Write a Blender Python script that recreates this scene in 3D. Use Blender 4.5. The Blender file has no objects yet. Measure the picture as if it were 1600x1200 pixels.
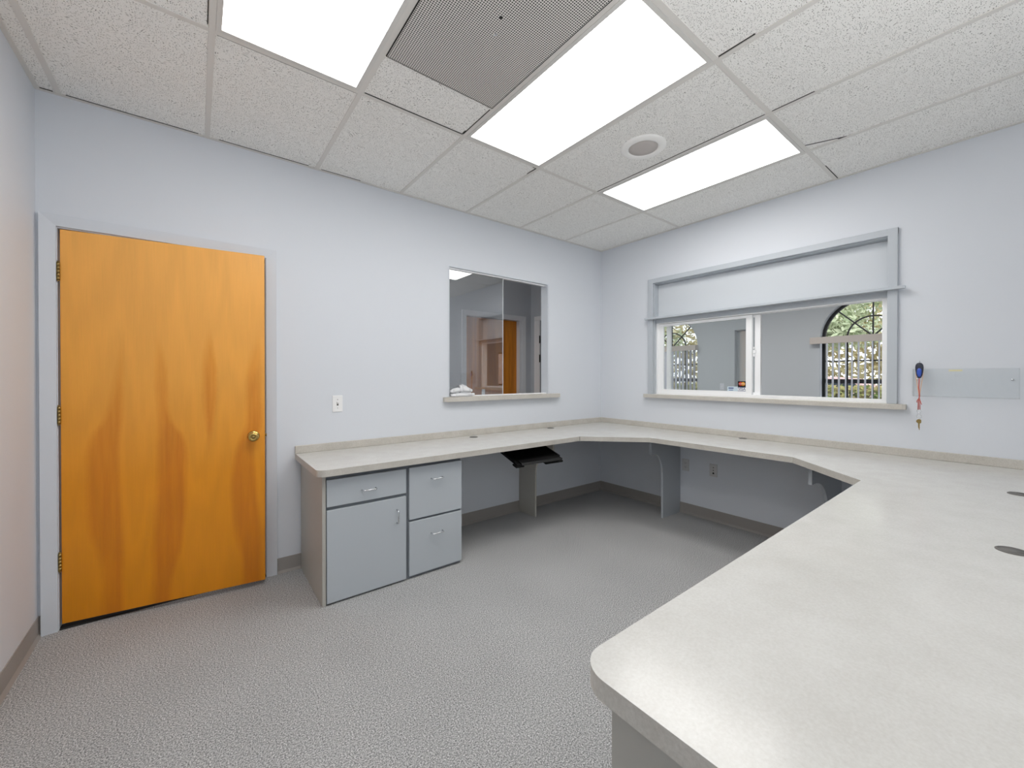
import bpy, bmesh, math, random
from mathutils import Vector, Matrix
random.seed(7)
scene = bpy.context.scene
COL = scene.collection
PI = math.pi
H = 2.761            # ceiling height
ZC = 0.79            # worktop height

# ------------------------------------------------------------------ materials
def s2l(c):
    c /= 255.0
    return c / 12.92 if c <= 0.04045 else ((c + 0.055) / 1.055) ** 2.4
def rgb(r, g, b): return (s2l(r), s2l(g), s2l(b), 1.0)

def new_mat(name, col, rough=0.5, metal=0.0, spec=0.5):
    m = bpy.data.materials.new(name); m.use_nodes = True
    b = m.node_tree.nodes['Principled BSDF']
    b.inputs['Base Color'].default_value = col
    b.inputs['Roughness'].default_value = rough
    b.inputs['Metallic'].default_value = metal
    b.inputs['Specular IOR Level'].default_value = spec
    return m
def N(m, t, **kw):
    n = m.node_tree.nodes.new(t)
    for k, v in kw.items(): setattr(n, k, v)
    return n
def L(m, a, b): m.node_tree.links.new(a, b)
def bsdf(m): return m.node_tree.nodes['Principled BSDF']
def coords(m, scale=(1, 1, 1)):
    tc = N(m, 'ShaderNodeTexCoord'); mp = N(m, 'ShaderNodeMapping')
    mp.inputs['Scale'].default_value = scale
    L(m, tc.outputs['Object'], mp.inputs['Vector'])
    return mp.outputs['Vector']
def noise(m, vec, scale, detail=2.0, rough=0.5):
    n = N(m, 'ShaderNodeTexNoise'); n.inputs['Scale'].default_value = scale
    n.inputs['Detail'].default_value = detail; n.inputs['Roughness'].default_value = rough
    L(m, vec, n.inputs['Vector']); return n.outputs['Fac']
def ramp(m, fac, stops):
    r = N(m, 'ShaderNodeValToRGB'); e = r.color_ramp.elements
    while len(e) > 1: e.remove(e[-1])
    e[0].position, e[0].color = stops[0]
    for p, c in stops[1:]:
        x = e.new(p); x.color = c
    L(m, fac, r.inputs['Fac']); return r.outputs['Color']
def bump(m, h, strength, dist):
    b = N(m, 'ShaderNodeBump'); b.inputs['Strength'].default_value = strength
    b.inputs['Distance'].default_value = dist
    L(m, h, b.inputs['Height']); L(m, b.outputs['Normal'], bsdf(m).inputs['Normal'])
def mth(m, op, a, b=None, c=None, clamp=False):
    n = N(m, 'ShaderNodeMath', operation=op); n.use_clamp = clamp
    for i, v in enumerate((a, b, c)):
        if v is None: continue
        if isinstance(v, (int, float)): n.inputs[i].default_value = v
        else: L(m, v, n.inputs[i])
    return n.outputs[0]

def wall_mat(name, col):
    m = new_mat(name, col, 0.55, spec=0.35)
    v = coords(m)
    bump(m, noise(m, v, 140, 3, 0.6), 0.10, 0.002)
    return m
M = {}
M['wall'] = wall_mat('blue_grey_wall_paint', rgb(219, 223, 229))
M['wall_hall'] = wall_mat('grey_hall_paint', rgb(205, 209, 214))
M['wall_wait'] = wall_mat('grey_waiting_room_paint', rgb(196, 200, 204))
M['trim'] = new_mat('blue_grey_trim_paint', rgb(214, 219, 226), 0.4)
M['panel'] = new_mat('blue_grey_panel_paint', rgb(206, 211, 216), 0.45)
M['trim_win'] = new_mat('grey_window_trim_paint', rgb(188, 194, 200), 0.4)
M['trim_dim'] = new_mat('grey_casing_paint', rgb(232, 234, 237), 0.4)
M['white'] = new_mat('white_vinyl', rgb(250, 251, 252), 0.35)
M['white_plate'] = new_mat('white_plate', rgb(243, 243, 243), 0.3)
M['outlet'] = new_mat('off_white_outlet', rgb(205, 205, 205), 0.35)
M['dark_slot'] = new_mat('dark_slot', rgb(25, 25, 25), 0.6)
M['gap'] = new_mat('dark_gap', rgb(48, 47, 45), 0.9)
M['black_metal'] = new_mat('black_window_metal', rgb(24, 26, 30), 0.45)
M['black_plastic'] = new_mat('black_plastic', rgb(9, 9, 10), 0.5, spec=0.25)
M['chrome'] = new_mat('satin_chrome', rgb(215, 217, 220), 0.22, 1.0)
M['brass'] = new_mat('brass', rgb(196, 166, 98), 0.25, 1.0)
M['brass_old'] = new_mat('dulled_brass', rgb(160, 138, 88), 0.38, 1.0)
M['cab'] = new_mat('blue_grey_cabinet_paint', rgb(186, 192, 197), 0.42)
M['cab_frame'] = new_mat('dark_grey_face_frame', rgb(122, 127, 133), 0.5)
M['cab_side'] = new_mat('beige_grey_laminate_side', rgb(182, 179, 171), 0.38)
M['support'] = new_mat('blue_grey_support_paint', rgb(176, 181, 186), 0.5)
M['base'] = new_mat('taupe_vinyl_base', rgb(156, 151, 146), 0.5)
M['grommet'] = new_mat('grey_grommet_plastic', rgb(98, 96, 93), 0.6)
M['strap_red'] = new_mat('red_cord', rgb(196, 104, 96), 0.8)
M['strap_orange'] = new_mat('pale_orange_strap', rgb(226, 190, 160), 0.8)
M['navy'] = new_mat('dark_navy_plastic', rgb(38, 42, 58), 0.35)
M['blue'] = new_mat('bright_blue_plastic', rgb(60, 92, 190), 0.3)
M['yellow_label'] = new_mat('pale_yellow_label', rgb(228, 222, 178), 0.6)
M['paper'] = new_mat('white_paper_towel', rgb(240, 241, 243), 0.9)
M['valance'] = new_mat('taupe_valance', rgb(206, 197, 190), 0.6)
M['vane'] = new_mat('pale_grey_vane', rgb(222, 223, 230), 0.6)
M['light_frame'] = new_mat('white_fixture_frame', rgb(214, 212, 208), 0.4)
M['speaker_ring'] = new_mat('white_speaker_ring', rgb(248, 247, 244), 0.45)
M['angle'] = new_mat('warm_grey_ceiling_bar', rgb(220, 217, 212), 0.5)

def laminate(name, a, b, rough, bumpy=0.0):
    m = new_mat(name, a, rough)
    v = coords(m)
    n1 = noise(m, v, 9, 4, 0.6); n2 = noise(m, v, 170, 3, 0.6)
    s = mth(m, 'ADD', mth(m, 'MULTIPLY', n1, 0.45), mth(m, 'MULTIPLY', n2, 0.55))
    L(m, ramp(m, s, [(0.36, b), (0.64, a)]), bsdf(m).inputs['Base Color'])
    return m
M['top'] = laminate('pale_grey_laminate', rgb(208, 207, 203), rgb(197, 195, 190), 0.20)
M['underside'] = new_mat('raw_board_underside', rgb(96, 88, 78), 0.9)
M['edge'] = laminate('shaded_taupe_laminate_edge', rgb(206, 202, 194), rgb(188, 183, 174), 0.36)  # taupe toned darker than the top for the shade on upright edges

# carpet : grey loop pile
m = M['carpet'] = new_mat('grey_loop_carpet', rgb(150, 148, 145), 0.95, spec=0.1)
v = coords(m)
n1 = noise(m, v, 185, 3, 0.8); n2 = noise(m, v, 390, 2, 0.7); n3 = noise(m, v, 2.2, 3, 0.5)
s = mth(m, 'ADD', mth(m, 'MULTIPLY', n1, 0.62), mth(m, 'MULTIPLY', n2, 0.38))
s = mth(m, 'ADD', s, mth(m, 'MULTIPLY', mth(m, 'SUBTRACT', n3, 0.5), 0.025))
L(m, ramp(m, s, [(0.39, rgb(72, 73, 73)), (0.5, rgb(165, 165, 165)), (0.61, rgb(238, 238, 237))]), bsdf(m).inputs['Base Color'])
bump(m, s, 0.55, 0.006)

# ceiling tile : fissured mineral fibre
m = M['tile'] = new_mat('fissured_ceiling_tile', rgb(214, 211, 205), 0.95, spec=0.1)
tc = N(m, 'ShaderNodeTexCoord')
warp = N(m, 'ShaderNodeTexNoise'); warp.inputs['Scale'].default_value = 9; L(m, tc.outputs['Object'], warp.inputs['Vector'])
va = N(m, 'ShaderNodeVectorMath', operation='MULTIPLY_ADD')
va.inputs[1].default_value = (0.10, 0.10, 0.0)
L(m, warp.outputs['Color'], va.inputs[0]); L(m, tc.outputs['Object'], va.inputs[2])
mp = N(m, 'ShaderNodeMapping'); mp.inputs['Scale'].default_value = (120, 210, 1); L(m, va.outputs[0], mp.inputs['Vector'])
vo = N(m, 'ShaderNodeTexVoronoi'); vo.voronoi_dimensions = '2D'; vo.inputs['Scale'].default_value = 1.0
L(m, mp.outputs['Vector'], vo.inputs['Vector'])
rnd = N(m, 'ShaderNodeSeparateColor'); L(m, vo.outputs['Color'], rnd.inputs[0])
rad = mth(m, 'MULTIPLY', rnd.outputs[0], 0.36)
pit = mth(m, 'SUBTRACT', rad, vo.outputs['Distance'])
pit = mth(m, 'MULTIPLY', pit, 9.0, clamp=True)
fine = noise(m, tc.outputs['Object'], 260, 3, 0.6)
basec = ramp(m, fine, [(0.3, rgb(238, 237, 233)), (0.7, rgb(251, 250, 247))])
mx = N(m, 'ShaderNodeMix', data_type='RGBA'); L(m, pit, mx.inputs[0]); L(m, basec, mx.inputs[6]); mx.inputs[7].default_value = rgb(140, 137, 132)
L(m, mx.outputs[2], bsdf(m).inputs['Base Color'])
bump(m, mth(m, 'SUBTRACT', mth(m, 'MULTIPLY', fine, 0.25), pit), 0.35, 0.003)

# perforated return grille
m = M['grille'] = new_mat('perforated_grille', rgb(165, 162, 157), 0.6)
v = coords(m, (104, 104, 1))
fr = N(m, 'ShaderNodeVectorMath', operation='FRACTION'); L(m, v, fr.inputs[0])
di = N(m, 'ShaderNodeVectorMath', operation='DISTANCE'); L(m, fr.outputs[0], di.inputs[0]); di.inputs[1].default_value = (0.5, 0.5, 0.0)
sp = N(m, 'ShaderNodeSeparateXYZ'); L(m, fr.outputs[0], sp.inputs[0])
dd = mth(m, 'SQRT', mth(m, 'ADD', mth(m, 'POWER', mth(m, 'SUBTRACT', sp.outputs[0], 0.5), 2.0), mth(m, 'POWER', mth(m, 'SUBTRACT', sp.outputs[1], 0.5), 2.0)))
hole = mth(m, 'LESS_THAN', dd, 0.36)
mx = N(m, 'ShaderNodeMix', data_type='RGBA'); L(m, hole, mx.inputs[0]); mx.inputs[6].default_value = rgb(226, 223, 218); mx.inputs[7].default_value = rgb(70, 69, 67)
L(m, mx.outputs[2], bsdf(m).inputs['Base Color'])
m = M['speaker_mesh'] = new_mat('speaker_mesh', rgb(198, 192, 188), 0.7)
v = coords(m); bump(m, noise(m, v, 700, 1), 0.3, 0.001)

# emitting lamp lens
m = M['lens'] = bpy.data.materials.new('lit_diffuser'); m.use_nodes = True
nt = m.node_tree; nt.nodes.clear()
em = nt.nodes.new('ShaderNodeEmission'); em.inputs['Color'].default_value = (1.0, 0.985, 0.965, 1); em.inputs['Strength'].default_value = 7.0
ou = nt.nodes.new('ShaderNodeOutputMaterial'); nt.links.new(em.outputs[0], ou.inputs[0])

def glass_mat(name, base, tint, grow=1.0):
    """thin pane: part passes straight through, part is mirrored, more at grazing angles"""
    m = bpy.data.materials.new(name); m.use_nodes = True
    nt = m.node_tree; nt.nodes.clear()
    o = nt.nodes.new('ShaderNodeOutputMaterial'); mix = nt.nodes.new('ShaderNodeMixShader')
    t = nt.nodes.new('ShaderNodeBsdfTransparent'); t.inputs[0].default_value = tint
    g = nt.nodes.new('ShaderNodeBsdfGlossy'); g.inputs['Roughness'].default_value = 0.0
    lw_ = nt.nodes.new('ShaderNodeLayerWeight'); lw_.inputs['Blend'].default_value = 0.5
    pw = nt.nodes.new('ShaderNodeMath'); pw.operation = 'POWER'; pw.inputs[1].default_value = 5.0
    ad = nt.nodes.new('ShaderNodeMath'); ad.operation = 'MULTIPLY_ADD'; ad.use_clamp = True; ad.inputs[1].default_value = 0.9 - base; ad.inputs[2].default_value = base + 0.04
    nt.links.new(lw_.outputs['Facing'], pw.inputs[0]); nt.links.new(pw.outputs[0], ad.inputs[0]); nt.links.new(ad.outputs[0], mix.inputs[0])
    nt.links.new(t.outputs[0], mix.inputs[1]); nt.links.new(g.outputs[0], mix.inputs[2]); nt.links.new(mix.outputs[0], o.inputs[0])
    return m
M['mirror_glass'] = glass_mat('half_mirrored_glass', 0.17, (0.86, 0.87, 0.88, 1))
M['glass'] = glass_mat('clear_glass', 0.0, (0.95, 0.96, 0.96, 1))
M['acrylic'] = glass_mat('clear_acrylic', -0.034, (0.982, 0.986, 0.986, 1))

# stained birch veneer with darker heartwood flames (object x,z on the leaf)
DW, DH = 0.905, 2.045
FL = {'1L': [(0.277, 0.821), (0.226, 0.651), (0.175, 0.525), (0.109, 0.46), (0.097, 0.361), (0.101, 0.236), (0.163, 0.105), (0.155, 0.004)],
'1R': [(0.28, 0.821), (0.281, 0.651), (0.276, 0.522), (0.262, 0.454), (0.263, 0.351), (0.278, 0.247), (0.282, 0.169), (0.276, 0.0)],
'2L': [(0.411, 0.816), (0.411, 0.731), (0.405, 0.652), (0.416, 0.519), (0.413, 0.449), (0.408, 0.343), (0.398, 0.237), (0.388, 0.159), (0.391, 0.026)],
'2R': [(0.415, 0.816), (0.447, 0.732), (0.484, 0.652), (0.500, 0.518), (0.573, 0.443), (0.582, 0.333), (0.572, 0.224), (0.552, 0.143), (0.508, 0.066), (0.498, 0.013)],
'3L': [(0.688, 0.993), (0.685, 0.793), (0.664, 0.736), (0.642, 0.653), (0.643, 0.57), (0.658, 0.486), (0.672, 0.439), (0.684, 0.366)],
'3R': [(0.693, 0.994), (0.696, 0.793), (0.712, 0.737), (0.738, 0.653), (0.736, 0.569), (0.719, 0.484), (0.703, 0.438), (0.685, 0.366)],
'4L': [(0.961, 0.825), (0.935, 0.742), (0.884, 0.654), (0.878, 0.567), (0.872, 0.48), (0.834, 0.433), (0.791, 0.32), (0.796, 0.234), (0.816, 0.146), (0.848, 0.074), (0.853, 0.027)],
'4R': [(0.967, 0.825), (0.985, 0.743), (0.99, 0.654), (0.99, 0.565), (0.99, 0.476), (0.95, 0.429), (0.96, 0.311), (0.971, 0.221), (0.985, 0.131), (0.99, 0.01)]}
def door_wood():
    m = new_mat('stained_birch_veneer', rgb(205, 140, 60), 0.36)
    tc = N(m, 'ShaderNodeTexCoord'); sp = N(m, 'ShaderNodeSeparateXYZ'); L(m, tc.outputs['Object'], sp.inputs[0])
    mp = N(m, 'ShaderNodeMapping'); mp.inputs['Scale'].default_value = (1, 1, 0.22); L(m, tc.outputs['Object'], mp.inputs['Vector'])
    wob = mth(m, 'MULTIPLY', mth(m, 'SUBTRACT', noise(m, mp.outputs['Vector'], 14, 4, 0.6), 0.5), 0.022)
    x = mth(m, 'ADD', mth(m, 'DIVIDE', sp.outputs[0], DW), wob)
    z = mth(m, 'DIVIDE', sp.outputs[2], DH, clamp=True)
    def curve(pts):
        n = N(m, 'ShaderNodeFloatCurve'); c = n.mapping.curves[0]
        pts = sorted((zz, xx) for xx, zz in pts)
        c.points[0].location = (0.0, pts[0][1]); c.points[1].location = (1.0, pts[-1][1])
        for zz, xx in pts:
            if 0.001 < zz < 0.999: c.points.new(zz, xx)
        n.mapping.update(); L(m, z, n.inputs['Value']); return n.outputs[0]
    tot = None
    jit = mth(m, 'MULTIPLY', mth(m, 'SUBTRACT', noise(m, tc.outputs['Object'], 60, 3, 0.6), 0.5), 0.012)
    x = mth(m, 'ADD', x, jit)
    wgt = {'1': 0.66, '2': 0.80, '3': 0.80, '4': 0.76}
    mpk = N(m, 'ShaderNodeMapping'); mpk.inputs['Scale'].default_value = (1, 1, 0.05); L(m, tc.outputs['Object'], mpk.inputs['Vector'])
    streak = mth(m, 'MULTIPLY_ADD', noise(m, mpk.outputs['Vector'], 38, 4, 0.65), 1.5, 0.02, clamp=True)
    for k in '1234':
        a = mth(m, 'MULTIPLY', mth(m, 'SUBTRACT', x, curve(FL[k + 'L'])), 26.0, clamp=True)
        b = mth(m, 'MULTIPLY', mth(m, 'SUBTRACT', curve(FL[k + 'R']), x), 34.0, clamp=True)
        f = mth(m, 'MULTIPLY', mth(m, 'MULTIPLY', mth(m, 'MULTIPLY', a, b), streak), wgt[k])
        if k in '124':   # the flames fade out towards their tips
            f = mth(m, 'MULTIPLY', f, mth(m, 'MULTIPLY', mth(m, 'SUBTRACT', 0.84, z), 4.0, clamp=True))
        tot = f if tot is None else mth(m, 'MAXIMUM', tot, f)
    mp2 = N(m, 'ShaderNodeMapping'); mp2.inputs['Scale'].default_value = (1, 1, 0.03); L(m, tc.outputs['Object'], mp2.inputs['Vector'])
    grain = noise(m, mp2.outputs['Vector'], 190, 4, 0.65)
    mp3 = N(m, 'ShaderNodeMapping'); mp3.inputs['Scale'].default_value = (1, 1, 0.10); L(m, tc.outputs['Object'], mp3.inputs['Vector'])
    wv = N(m, 'ShaderNodeTexWave'); wv.wave_type = 'RINGS'; wv.inputs['Scale'].default_value = 5.5; wv.inputs['Distortion'].default_value = 14; wv.inputs['Detail'].default_value = 3
    L(m, mp3.outputs['Vector'], wv.inputs['Vector'])
    mp4 = N(m, 'ShaderNodeMapping'); mp4.inputs['Scale'].default_value = (1, 1, 0.16); L(m, tc.outputs['Object'], mp4.inputs['Vector'])
    broad = noise(m, mp4.outputs['Vector'], 6, 3, 0.5)
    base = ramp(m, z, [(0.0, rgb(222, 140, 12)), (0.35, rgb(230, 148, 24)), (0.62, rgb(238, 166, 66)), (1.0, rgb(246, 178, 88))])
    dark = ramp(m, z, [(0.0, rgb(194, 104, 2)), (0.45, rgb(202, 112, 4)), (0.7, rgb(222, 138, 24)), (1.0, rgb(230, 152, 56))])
    mx = N(m, 'ShaderNodeMix', data_type='RGBA'); L(m, tot, mx.inputs[0]); L(m, base, mx.inputs[6]); L(m, dark, mx.inputs[7])
    k = mth(m, 'ADD', 0.86, mth(m, 'MULTIPLY', grain, 0.14))
    k = mth(m, 'ADD', k, mth(m, 'MULTIPLY', wv.outputs['Fac'], 0.06))
    k = mth(m, 'ADD', k, mth(m, 'MULTIPLY', broad, 0.14))
    cb = N(m, 'ShaderNodeCombineColor'); [L(m, k, cb.inputs[i]) for i in range(3)]
    mu = N(m, 'ShaderNodeMix', data_type='RGBA', blend_type='MULTIPLY'); mu.inputs[0].default_value = 1.0
    L(m, mx.outputs[2], mu.inputs[6]); L(m, cb.outputs[0], mu.inputs[7])
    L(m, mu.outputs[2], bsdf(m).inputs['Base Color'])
    return m
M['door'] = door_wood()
m = M['door_hall'] = new_mat('dark_stained_door', rgb(216, 136, 36), 0.4)
v = coords(m, (1, 1, 0.08))
L(m, ramp(m, noise(m, v, 16, 4, 0.6), [(0.35, rgb(180, 104, 16)), (0.6, rgb(222, 140, 40))]), bsdf(m).inputs['Base Color'])
M['door_edge'] = new_mat('door_edge_wood', rgb(150, 92, 40), 0.6)

# ------------------------------------------------------------------ mesh helpers
class MB:
    def __init__(s): s.bm = bmesh.new()
    def box(s, x0, x1, y0, y1, z0, z1, bev=0.0, seg=2):
        r = bmesh.ops.create_cube(s.bm, size=1.0)
        vs = r['verts']
        for v in vs:
            v.co = Vector(((x0 + x1) / 2 + v.co.x * (x1 - x0), (y0 + y1) / 2 + v.co.y * (y1 - y0), (z0 + z1) / 2 + v.co.z * (z1 - z0)))
        if bev > 0:
            es = list({e for v in vs for e in v.link_edges})
            bmesh.ops.bevel(s.bm, geom=es, offset=bev, segments=seg, affect='EDGES', profile=0.5)
        return s
    def prism(s, pts, axis, a, b, bev=0.0):
        """polygon pts (2-D) extruded along axis from a to b; axis 'x': pts=(y,z), 'y': (x,z), 'z': (x,y)"""
        def P(p, t):
            return {'x': (t, p[0], p[1]), 'y': (p[0], t, p[1]), 'z': (p[0], p[1], t)}[axis]
        va = [s.bm.verts.new(P(p, a)) for p in pts]; vb = [s.bm.verts.new(P(p, b)) for p in pts]
        n = len(pts)
        fs = [s.bm.faces.new(va[::-1]), s.bm.faces.new(vb)]
        for i in range(n): fs.append(s.bm.faces.new((va[i], va[(i + 1) % n], vb[(i + 1) % n], vb[i])))
        bmesh.ops.recalc_face_normals(s.bm, faces=fs)
        if bev > 0:
            es = [e for e in fs[1].edges]
            bmesh.ops.bevel(s.bm, geom=es, offset=bev, segments=2, affect='EDGES', profile=0.5)
        return s
    def tube(s, pts, r, n=8, closed=False, cap=True):
        pts = [Vector(p) for p in pts]; m = len(pts); rings = []
        up = None
        for i, p in enumerate(pts):
            if closed: t = pts[(i + 1) % m] - pts[i - 1]
            else: t = pts[min(i + 1, m - 1)] - pts[max(i - 1, 0)]
            t.normalize()
            if up is None: up = t.orthogonal().normalized()
            else: up = (up - t * up.dot(t)).normalized()
            w = t.cross(up); rr = r[i] if isinstance(r, (list, tuple)) else r
            rings.append([s.bm.verts.new(p + (up * math.cos(2 * PI * k / n) + w * math.sin(2 * PI * k / n)) * rr) for k in range(n)])
        for i in range(m if closed else m - 1):
            A, B = rings[i], rings[(i + 1) % m]
            for k in range(n):
                f = s.bm.faces.new((A[k], A[(k + 1) % n], B[(k + 1) % n], B[k])); f.smooth = True
        if cap and not closed: s.bm.faces.new(rings[0][::-1]); s.bm.faces.new(rings[-1])
        return s
    def lathe(s, prof, n=32, mat=Matrix.Identity(4), smooth=True):
        """prof: (radius, height) turned about z, then moved by mat"""
        rings = []
        for r, h in prof:
            if r < 1e-6: rings.append([s.bm.verts.new(mat @ Vector((0, 0, h)))])
            else: rings.append([s.bm.verts.new(mat @ Vector((r * math.cos(2 * PI * k / n), r * math.sin(2 * PI * k / n), h))) for k in range(n)])
        for A, B in zip(rings, rings[1:]):
            for k in range(n):
                a0, a1 = A[k % len(A)], A[(k + 1) % len(A)]; b0, b1 = B[k % len(B)], B[(k + 1) % len(B)]
                vs = []
                for v in (a0, a1, b1, b0):
                    if v not in vs: vs.append(v)
                if len(vs) > 2:
                    f = s.bm.faces.new(vs); f.smooth = smooth
        return s
    def ring_frame(s, axis, a, b, out, inn):
        """mitred frame: rectangles out/inn (u0,u1,v0,v1) extruded from a to b"""
        def c(q): return [(q[0], q[2]), (q[1], q[2]), (q[1], q[3]), (q[0], q[3])]
        O, I = c(out), c(inn)
        for i in range(4):
            j = (i + 1) % 4
            s.prism([O[i], O[j], I[j], I[i]], axis, a, b)
        return s
    def build(s, name, mat, parent=None, loc=None):
        bmesh.ops.recalc_face_normals(s.bm, faces=s.bm.faces)
        me = bpy.data.meshes.new(name); s.bm.to_mesh(me); s.bm.free()
        me.materials.append(mat if not isinstance(mat, str) else M[mat])
        o = bpy.data.objects.new(name, me); COL.objects.link(o)
        if parent is not None: o.parent = parent
        if loc is not None: o.location = loc
        return o
def tag(o, label=None, cat=None, group=None, kind=None):
    if label: o['label'] = label
    if cat: o['category'] = cat
    if group: o['group'] = group
    if kind: o['kind'] = kind
    return o
def empty(name, loc, label, cat, rz=0.0, group=None, kind=None):
    o = bpy.data.objects.new(name, None); COL.objects.link(o)
    o.location = loc; o.rotation_euler = (0, 0, rz); o.empty_display_size = 0.1
    return tag(o, label, cat, group, kind)
def struct(o, label, cat): return tag(o, label, cat, None, 'structure')
def text_mesh(name, body, size, mat, parent, mw, extrude=0.0003):
    c = bpy.data.curves.new(name, 'FONT'); c.body = body; c.size = size; c.extrude = extrude
    c.align_x = 'CENTER'; c.align_y = 'CENTER'
    t = bpy.data.objects.new(name, c); COL.objects.link(t)
    bpy.context.view_layer.update()
    me = bpy.data.meshes.new_from_object(t.evaluated_get(bpy.context.evaluated_depsgraph_get()))
    bpy.data.objects.remove(t)
    o = bpy.data.objects.new(name, me); COL.objects.link(o); me.materials.clear(); me.materials.append(M[mat])
    o.parent = parent; o.matrix_local = mw
    return o

XL = -4.351          # left wall
YF = -4.60           # wall behind the viewpoint
XS = 3.84            # street-side wall of the waiting room
XI = -0.13           # end wall of the inner hall
YH = 1.10            # far wall of the inner hall
# ------------------------------------------------------------------ room shell
b = MB(); b.box(XL - .12, 4.0, YF - .12, 3.12, -0.1, 0.0)
struct(b.build('floor', 'carpet'), 'grey loop pile carpet covering the whole floor', 'floor')

b = MB()             # wall with the door and the pass-through
b.box(XL - .12, -4.297, 0, .10, 0, H + .06); b.box(-4.297, -3.333, 0, .10, 2.10, H + .06)
b.box(-3.333, -2.001, 0, .10, 0, H + .06); b.box(-2.001, -.837, 0, .10, 0, 1.118); b.box(-2.001, -.837, 0, .10, 2.272, H + .06)
b.box(-.837, 0.0, 0, .10, 0, H + .06)
struct(b.build('wall_back', 'wall'), 'pale blue-grey wall with the wooden door and the square pass-through', 'wall')
b = MB()             # wall with the wide window
b.box(0, .12, YF, -2.50, 0, H + .06); b.box(0, .12, -2.50, -.68, 0, 1.105); b.box(0, .12, -2.50, -.68, 2.275, H + .06); b.box(0, .12, -.68, 3.0, 0, H + .06)
struct(b.build('wall_right', 'wall'), 'pale blue-grey wall with the wide sliding service window', 'wall')
b = MB(); b.box(XL - .12, XL, YF, 0, 0, H + .06)
struct(b.build('wall_left', 'wall'), 'narrow strip of pale blue-grey wall at the left of the wooden door', 'wall')
b = MB(); b.box(XL - .12, .12, YF - .12, YF, 0, H + .06)
struct(b.build('wall_front', 'wall'), 'pale blue-grey wall behind the viewpoint', 'wall')
b = MB(); b.box(XL - .12, 4.0, YF - .12, 3.12, H + .06, H + .16)
struct(b.build('ceiling_slab', 'wall_hall'), 'slab above the suspended ceiling', 'ceiling')
b = MB(); b.box(XL, 0, YF, 0, H + .004, H + .03)
ceil = struct(b.build('ceiling', 'tile'), 'suspended ceiling of fissured warm grey tiles', 'ceiling')

# T-bars and wall angle
S = .6096; XB = [-(.609 + S * i) for i in range(7)]; Y1 = -.972; Y2 = Y1 - 2 * S; Y3 = Y2 - 2 * S
b = MB(); w = .012
for x in XB: b.box(x - w, x + w, YF, 0, H, H + .006)
for y in (Y1, Y2, Y3): b.box(XL, 0, y - w, y + w, H + .0004, H + .0061)
g = struct(b.build('trim_1', 'angle'), 'grid of grey metal bars between the ceiling tiles', 'ceiling grid')
b = MB(); b.box(XL, 0, -.02, 0, H - .0008, H + .006); b.box(-.02, 0, YF, -.02, H - .0008, H + .006); b.box(XL, XL + .02, YF, -.02, H - .0008, H + .006)
struct(b.build('trim_2', 'angle'), 'thin grey metal angle where the ceiling meets the walls', 'ceiling trim')
# dark gaps where tiles do not quite sit on the bars
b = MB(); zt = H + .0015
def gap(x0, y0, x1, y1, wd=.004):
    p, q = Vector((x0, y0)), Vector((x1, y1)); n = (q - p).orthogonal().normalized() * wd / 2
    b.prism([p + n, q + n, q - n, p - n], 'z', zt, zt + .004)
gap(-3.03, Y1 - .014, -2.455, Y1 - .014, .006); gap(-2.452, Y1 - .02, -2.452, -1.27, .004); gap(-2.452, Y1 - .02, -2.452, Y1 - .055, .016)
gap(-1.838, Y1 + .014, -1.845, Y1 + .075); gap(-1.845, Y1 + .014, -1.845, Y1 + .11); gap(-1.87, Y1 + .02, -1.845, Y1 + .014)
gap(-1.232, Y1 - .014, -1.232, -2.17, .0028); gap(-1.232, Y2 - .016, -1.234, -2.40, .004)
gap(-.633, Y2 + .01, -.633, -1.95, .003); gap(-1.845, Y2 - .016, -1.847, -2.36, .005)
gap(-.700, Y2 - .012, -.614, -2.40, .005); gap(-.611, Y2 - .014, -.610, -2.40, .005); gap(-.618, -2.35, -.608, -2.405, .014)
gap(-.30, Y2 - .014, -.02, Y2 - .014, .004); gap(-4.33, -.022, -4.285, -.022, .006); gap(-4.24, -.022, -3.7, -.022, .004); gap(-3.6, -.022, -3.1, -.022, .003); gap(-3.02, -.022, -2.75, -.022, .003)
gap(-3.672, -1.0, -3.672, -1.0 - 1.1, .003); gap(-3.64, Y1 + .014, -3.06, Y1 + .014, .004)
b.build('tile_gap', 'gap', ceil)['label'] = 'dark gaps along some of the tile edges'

# baseboards (vinyl cove base)
def cove(pts, name, label):
    """pts: run along the wall; nx,ny: direction into the room"""
    b = MB()
    for (x0, y0, x1, y1, nx, ny) in pts:
        prof = [(0, 0), (.016, 0), (.012, .006), (.005, .016), (.004, .100), (0, .100)]
        d = Vector((x1 - x0, y1 - y0, 0)); n = Vector((nx, ny, 0))
        A = [b.bm.verts.new(Vector((x0, y0, 0)) + n * p + Vector((0, 0, q))) for p, q in prof]
        B = [b.bm.verts.new(Vector((x1, y1, 0)) + n * p + Vector((0, 0, q))) for p, q in prof]
        k = len(prof); b.bm.faces.new(A); b.bm.faces.new(B[::-1])
        for i in range(k): b.bm.faces.new((A[i], A[(i + 1) % k], B[(i + 1) % k], B[i]))
    return struct(b.build(name, 'base'), label, 'baseboard')
cove([(-3.292, 0, 0, 0, 0, -1)], 'baseboard_back', 'taupe vinyl base along the wall with the wooden door')
cove([(0, 0, 0, YF, -1, 0)], 'baseboard_right', 'taupe vinyl base under the wide service window')
cove([(XL, YF, XL, 0, 1, 0), (XL, 0, -4.34, 0, 0, -1)], 'baseboard_left', 'taupe vinyl base along the narrow wall at the left edge')

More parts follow.
